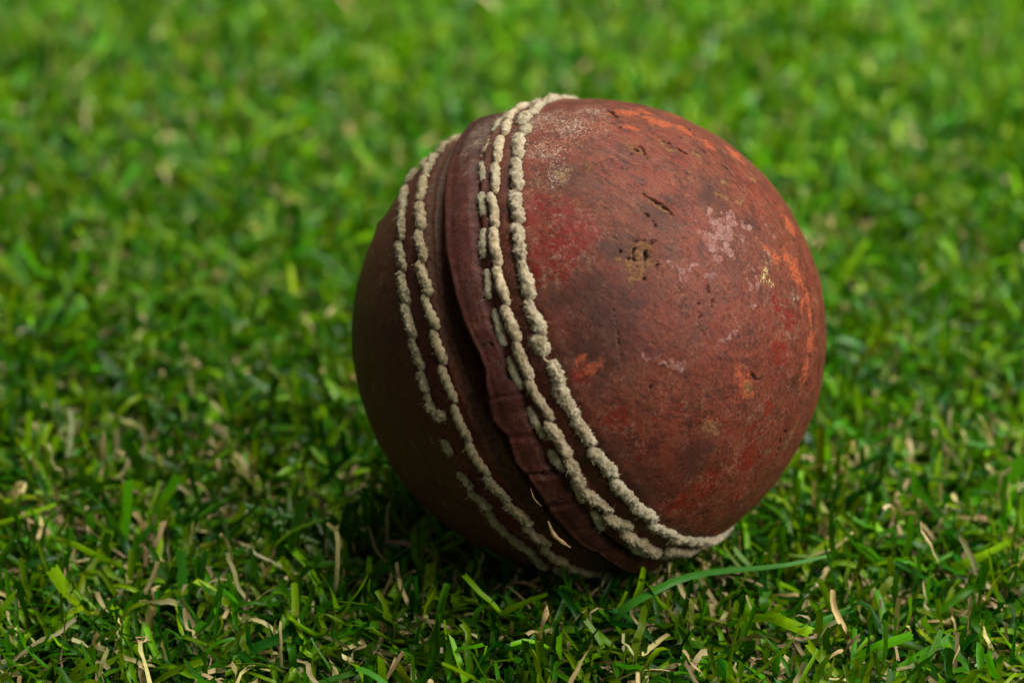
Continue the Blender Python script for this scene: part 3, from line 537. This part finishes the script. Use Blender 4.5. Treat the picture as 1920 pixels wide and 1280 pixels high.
def tube(pts, radii, ns=6):
    pts = np.asarray(pts, float); n = len(pts); T = np.gradient(pts, axis=0); T /= np.linalg.norm(T, axis=1)[:, None]
    up = pts/np.linalg.norm(pts, axis=1)[:, None]; S = np.cross(T, up); S /= np.linalg.norm(S, axis=1)[:, None]; U = np.cross(S, T)
    ph = np.linspace(0, 2*np.pi, ns, endpoint=False)
    co = pts[:, None]+(np.cos(ph)[None, :, None]*S[:, None]+np.sin(ph)[None, :, None]*U[:, None])*np.asarray(radii)[:, None, None]
    i = np.arange(n-1)[:, None]; j = np.arange(ns)[None]; j1 = (j+1) % ns
    f = np.stack([i*ns+j+0*j1, i*ns+j1, (i+1)*ns+j1, (i+1)*ns+j], -1).reshape(-1, 4)
    return co.reshape(-1, 3), f
def smooth_pts(pts, n):
    p = np.array(pts, float); s = np.r_[0, np.cumsum(np.linalg.norm(np.diff(p, axis=0), axis=1))]; q = np.linspace(0, s[-1], n*4)
    r = np.stack([np.interp(q, s, p[:, k]) for k in range(p.shape[1])], -1)
    for _ in range(n//2+2):
        r[1:-1] = (r[:-2]+2*r[1:-1]+r[2:])/4
    return r[np.linspace(0, len(r)-1, n).astype(int)]
co, f = blob_mesh(-3.0, 11.6, 1.15, 1.0, .75, 400, .45); me = mesh_np('thread_tuft', co*MM, [f]); col_attr(me, 'tint', np.tile((1.12, 1.08, 1.0), (len(co), 1)))
o = obj('thread_tuft', me, THREAD, ball); o['label'] = 'frayed pale tuft of broken thread'; fuzz_src.append((co, None, 'tuft', 'tuft')); tuft_co = co
uvp = smooth_pts([(-2.5, 12.2), (-1.2, 12.6), (-.2, 11.7), (.7, 11.4), (1.6, 12.0), (2.2, 12.6)], 18)
pts = sdir(uvp[:, 0], uvp[:, 1])*(R+.55+.2*np.sin(np.linspace(0, 5, 18)))[:, None]
co, f = tube(pts, np.full(18, .14)); me = mesh_np('loose_thread', co*MM, [f]); col_attr(me, 'tint', np.tile((1.25, 1.2, 1.1), (len(co), 1))); obj('loose_thread', me, THREAD, ball)
co, f = blob_mesh(STUB[0], STUB[1]-.2, 1.35, .82, .30, 410, .3); me = mesh_np('thread_stub', co*MM, [f]); col_attr(me, 'tint', np.tile((.85, .86, .74), (len(co), 1)))
o = obj('thread_stub', me, THREAD, ball); o['label'] = 'lone round stub of cut thread'; fuzz_src.append((co, None, 'L2', 'lumpy'))

# fuzz: fine fibres standing off the thread
def fuzz(n_per):
    V, F, base = [], [], 0
    for co, _, row, st_ in fuzz_src:
        ctr = co.mean(0); k = int(n_per*(1.5 if st_ == 'tuft' else .3 if st_ in ('smooth', 'twist') else 1))
        up = ctr/np.linalg.norm(ctr)
        i = RNG.integers(0, len(co), k*2); q = co[i]; keep = ((q-ctr)@up) > -.25; q = q[keep][:k]; k = len(q)
        # outward direction from thread axis
        ax = co[-1]-co[0] if st_ != 'tuft' else np.array([1., 0, 0]); ax = ax/np.linalg.norm(ax)
        rel = q-ctr; out = rel-(rel@ax)[:, None]*ax; out /= (np.linalg.norm(out, axis=1)[:, None]+1e-6)
        dr = out+RNG.normal(0, .7, (k, 3)); dr /= np.linalg.norm(dr, axis=1)[:, None]
        ln = RNG.gamma(2.2, .11, k)*(1.6 if st_ == 'tuft' else 1); bend = RNG.normal(0, .35, (k, 3))
        sd = np.cross(dr, RNG.normal(0, 1, (k, 3))); sd /= np.linalg.norm(sd, axis=1)[:, None]; wd = .026
        p0 = q-dr*.05; p1 = q+dr*(ln*.55)[:, None]; p2 = q+(dr+bend)*ln[:, None]
        V += [np.stack([p0-sd*wd, p0+sd*wd, p1-sd*wd*.8, p1+sd*wd*.8, p2], 1).reshape(-1, 3)]
        b_ = base+np.arange(k)*5; F.append(b_); base += k*5
    V = np.concatenate(V); b = np.concatenate(F)
    return V, np.c_[b, b+1, b+3, b+2], np.c_[b+2, b+3, b+4]
co, q4, q3 = fuzz(400)
me = mesh_np('thread_fuzz', co*MM, [q4, q3]); col_attr(me, 'tint', np.tile((1.15, 1.12, 1.02), (len(co), 1)))
tag(obj('thread_fuzz', me, THREAD, ball), kind='stuff')
# fine hairs on the lip and at the open edge
# ---------------------------------------------------------------- straw caught in the seam
for i, (pts, w) in enumerate(STRAWS):
    uvp = smooth_pts(pts, 14); tt = np.linspace(0, 1, 14)
    hh = (1.15 if i < 3 else -.42)+.25*np.sin(np.pi*tt)+(1.1*tt if i == 0 else 0)
    P_ = sdir(uvp[:, 0], uvp[:, 1])*(R+hh)[:, None]
    rr = .5*w*np.sin(np.pi*np.clip(tt, .06, .94))**.6*(1+.2*np.sin(tt*19+i))
    co, f = tube(P_, rr, 7); co = co@RB.T+np.array([0, 0, BALL_Z])
    ctr = co.mean(0)
    o = obj('straw_fragment', mesh_np('straw_fragment', (co-ctr)*MM, [f]), STRAW); o.location = ctr*MM
    lab = ['curved golden straw splinter with a frayed end sticking out of the open seam', 'thin straw hair caught in the seam above the curved splinter'][i]
    tag(o, lab, 'straw', 'straw caught in the ball seam')

# ---------------------------------------------------------------- turf
PAL = {'lime': (.098, .200, .0006), 'green': (.026, .112, .0006), 'blue': (.008, .065, .003), 'tan': (.36, .29, .135)}
CB = np.array([0, 0, BALL_Z])
def push_out(P, gap=.25):
    v = P-CB; r = np.linalg.norm(v, axis=-1); k = r < R+gap+.2
    low = P[..., 2] < BALL_Z+6
    k &= low
    f = np.where(k, (R+gap+.2)/np.maximum(r, 1e-3), 1.0)
    return CB+v*f[..., None]
def ribbons(n, pos, az, tilt, length, width, K, curl, wig, fold, ragged, tw, taper, zmin):
    """flat strips that start at pos and bend over; returns verts (n,K+1,3 cols,3)"""
    t = np.linspace(0, 1, K+1)
    seg = length[:, None]/K
    wz = np.cumsum(RNG.normal(0, 1, (n, K+1)), 1)*wig[:, None]
    wa = np.cumsum(RNG.normal(0, 1, (n, K+1)), 1)*wig[:, None]
    th = tilt[:, None]+curl[:, None]*t[None]+wz
    a = az[:, None]+wa+tw[:, None]*t[None]*.4
    T = np.stack([np.sin(th)*np.cos(a), np.sin(th)*np.sin(a), np.cos(th)], -1)
    P = pos[:, None]+np.concatenate([np.zeros((n, 1, 3)), np.cumsum(T[:, :-1]*seg[..., None], 1)], 1)
    P[..., 2] = np.maximum(P[..., 2], zmin)
    P = push_out(P)
    S = np.stack([-np.sin(a), np.cos(a), np.zeros_like(a)], -1)
    B = np.cross(T, S)
    tw_ = tw[:, None]*t[None]
    S2 = S*np.cos(tw_)[..., None]+B*np.sin(tw_)[..., None]; B2 = np.cross(T, S2)
    w = .5*width[:, None]*(1-taper[:, None]*t[None]**2)
    cols = []
    for s in (-1, 0, 1):
        q = P+S2*(s*w)[..., None]+B2*((abs(s)-.5)*fold[:, None]*w)[..., None]
        if ragged is not None:
            q[:, -1] += T[:, -1]*(RNG.normal(0, 1, n)*ragged+.0)[:, None]
        cols.append(q)
    return np.stack(cols, 2)
def ribbon_mesh(name, Q, tint):
    n, k1, c, _ = Q.shape
    i = np.arange(n)[:, None, None]*(k1*c); j = np.arange(k1-1)[None, :, None]*c; s = np.arange(c-1)[None, None]
    a = (i+j+s).ravel()
    me = mesh_np(name, Q.reshape(-1, 3)*MM, [np.c_[a, a+1, a+c+1, a+c]])
    col_attr(me, 'tint', np.repeat(tint, k1*c, axis=0))
    return me
def scatter(x0, x1, y0, y1, dens, inside):
    n = int((x1-x0)*(y1-y0)*dens); x = RNG.uniform(x0, x1, n); y = RNG.uniform(y0, y1, n)
    k = inside(x, y)
    x, y = x[k], y[k]
    # blades come out of tufts set about 6.5 mm apart
    S_ = 6.5; ix = np.round(x/S_); iy = np.round(y/S_)
    hx = _h(ix.astype(np.int64), iy.astype(np.int64), 0, 5); hy = _h(ix.astype(np.int64), iy.astype(np.int64), 1, 5)
    tx = (ix+.35*hx)*S_; ty = (iy+.35*hy)*S_
    x = tx+(x-tx)*.62; y = ty+(y-ty)*.62
    global TUFT_AZ; TUFT_AZ = np.arctan2(y-ty, x-tx)
    r = np.hypot(x, y); k = r > 17; TUFT_AZ = TUFT_AZ[k]
    return x[k], y[k]
def in_view(x, y, m=14):
    half = .20*(y+383)*.98+m
    return np.abs(x+11.6) < half
def tints(n, mixw, spread):
    keys = ['lime', 'green', 'blue']; w = RNG.choice(3, n, p=mixw)
    c = np.array([PAL[k] for k in keys])[w]
    j = np.exp(RNG.normal(0, spread, (n, 1)))*np.exp(RNG.normal(0, .12, (n, 3)))
    return c*j
def turf(name, x, y, K, kind):
    n = len(x); tuft = np.stack([x, y, np.zeros(n)], -1)
    big = fbm(tuft, .035, 3, 210); hump = 1.6*big
    az = TUFT_AZ+RNG.normal(0, 1.5, n)
    if kind == 'green':
        lie = RNG.random(n) > .10
        z = np.where(lie, RNG.uniform(1., 9.5, n), RNG.uniform(1, 6, n))+hump
        tilt = np.radians(np.where(lie, np.clip(RNG.normal(70, 17, n), 25, 96), np.clip(RNG.normal(28, 14, n), 2, 60))); L = np.clip(RNG.normal(8.2, 2.6, n), 3.5, 15)
        top = z+L*np.cos(tilt); L = np.where(top > 15.5+hump, np.maximum(3.5, (15.5+hump-z)/np.maximum(np.cos(tilt), .15)), L)
        Q = ribbons(n, np.stack([x, y, z], -1), az, tilt, L, np.clip(RNG.normal(1.02, .24, n), .5, 1.7), K,
                    RNG.normal(.6, .9, n), np.abs(RNG.normal(0, .15, n))*8/K+.03, RNG.uniform(.0, .75, n), np.abs(RNG.normal(0, .42, n)), RNG.normal(0, .8, n), np.abs(RNG.normal(0, .18, n)).clip(0, .6), .5)
        t = tints(n, [.42, .46, .12], .32)
    else:
        z = RNG.uniform(3.5, 9.5, n)+hump
        tilt = np.radians(np.clip(RNG.normal(80, 18, n), 20, 110)); L = np.clip(RNG.normal(7.5, 2.8, n), 3, 15)
        Q = ribbons(n, np.stack([x, y, z], -1), az, tilt, L, np.clip(RNG.normal(.64, .15, n), .3, 1.05), K,
                    RNG.normal(.5, .9, n), np.abs(RNG.normal(0, .26, n))*12/K+.04, RNG.uniform(.0, .4, n), np.abs(RNG.normal(0, .15, n)), RNG.normal(0, 1.6, n), np.zeros(n), 1.0)
        t = np.array(PAL['tan'])[None]*np.exp(RNG.normal(-.05, .32, (n, 1)))*np.exp(RNG.normal(0, .08, (n, 3)))
    return Q, t
def near(x, y): return in_view(x, y) & (y < 30)
def mid(x, y): return in_view(x, y, 20) & (y >= 30)
def outer(x, y): return ~in_view(x, y, 20)
for kind, dn in (('green', (.85, .56, .07)), ('tan', (.22, .035, .012))):
    sets = []
    for reg, (x0, x1, y0, y1), dens, K in ((near, (-115, 95, -98, 30), dn[0], 6 if kind == 'green' else 9), (mid, (-190, 170, 30, 400), dn[1], 3 if kind == 'green' else 7), (outer, (-330, 310, -220, 520), dn[2], 3 if kind == 'green' else 5)):
        x, y = scatter(x0, x1, y0, y1, dens, reg); sets.append(turf(kind, x, y, K, kind))
    mat = GREEN if kind == 'green' else TAN
    # one object: join the three densities
    V, F, T_, base = [], [], [], 0
    for Q, t in sets:
        n, k1, c, _ = Q.shape
        i = np.arange(n)[:, None, None]*(k1*c); j = np.arange(k1-1)[None, :, None]*c; s = np.arange(c-1)[None, None]
        a = (i+j+s).ravel()+base; F.append(np.c_[a, a+1, a+c+1, a+c]); V.append(Q.reshape(-1, 3)); T_.append(np.repeat(t, k1*c, 0)); base += n*k1*c
    nm = 'grass' if kind == 'green' else 'thatch'
    me = mesh_np(nm, np.concatenate(V)*MM, [np.concatenate(F)]); col_attr(me, 'tint', np.concatenate(T_))
    o = obj(nm, me, mat)
    if kind == 'green': tag(o, 'dense short green turf blades with cut ends under the ball', 'grass', kind='stuff')
    else: tag(o, 'curly tan dry strands lying among the green blades', 'thatch', kind='stuff')
# conspicuous single blades
for label, pts, w0, w1, colr in BLADES:
    K = 14; p = smooth_pts(pts, K+1); p = push_out(p, .3)
    T = np.gradient(p, axis=0); T /= np.linalg.norm(T, axis=1)[:, None]
    view = np.array(CAM_LOC)-p; view /= np.linalg.norm(view, axis=1)[:, None]
    S = np.cross(T, view); S /= np.linalg.norm(S, axis=1)[:, None]; Bn = np.cross(S, T)
    ang = np.radians(RNG.uniform(-28, 28))+np.linspace(0, RNG.uniform(-.4, .4), K+1)
    S = S*np.cos(ang)[:, None]+Bn*np.sin(ang)[:, None]; Bn = np.cross(S, T)
    w = .5*np.linspace(w0, w1, K+1)*1.15; 
    Q = np.stack([p+S*(s*w)[:, None]+Bn*((.5-abs(s))*.16*w)[:, None] for s in (-1, -.5, 0, .5, 1)], 1)[None]
    Q[0, -1, :, :] += T[-1]*np.array([.12, -.05, .2, -.08, .1])[:, None]*w1
    ctr = Q[0, 0].mean(0)
    me = ribbon_mesh('grass_blade', Q-ctr, np.array({'lime': (.19, .37, .003), 'green': (.085, .32, .005), 'blue': (.035, .16, .012)}[colr])[None]*random.uniform(.95, 1.15))  # brighter than the turf palette: light glowing through these blades is put into colour
    o = obj('grass_blade', me, GREEN); o.location = ctr*MM
    tag(o, label, 'grass blade', 'single grass blades standing out of the turf')
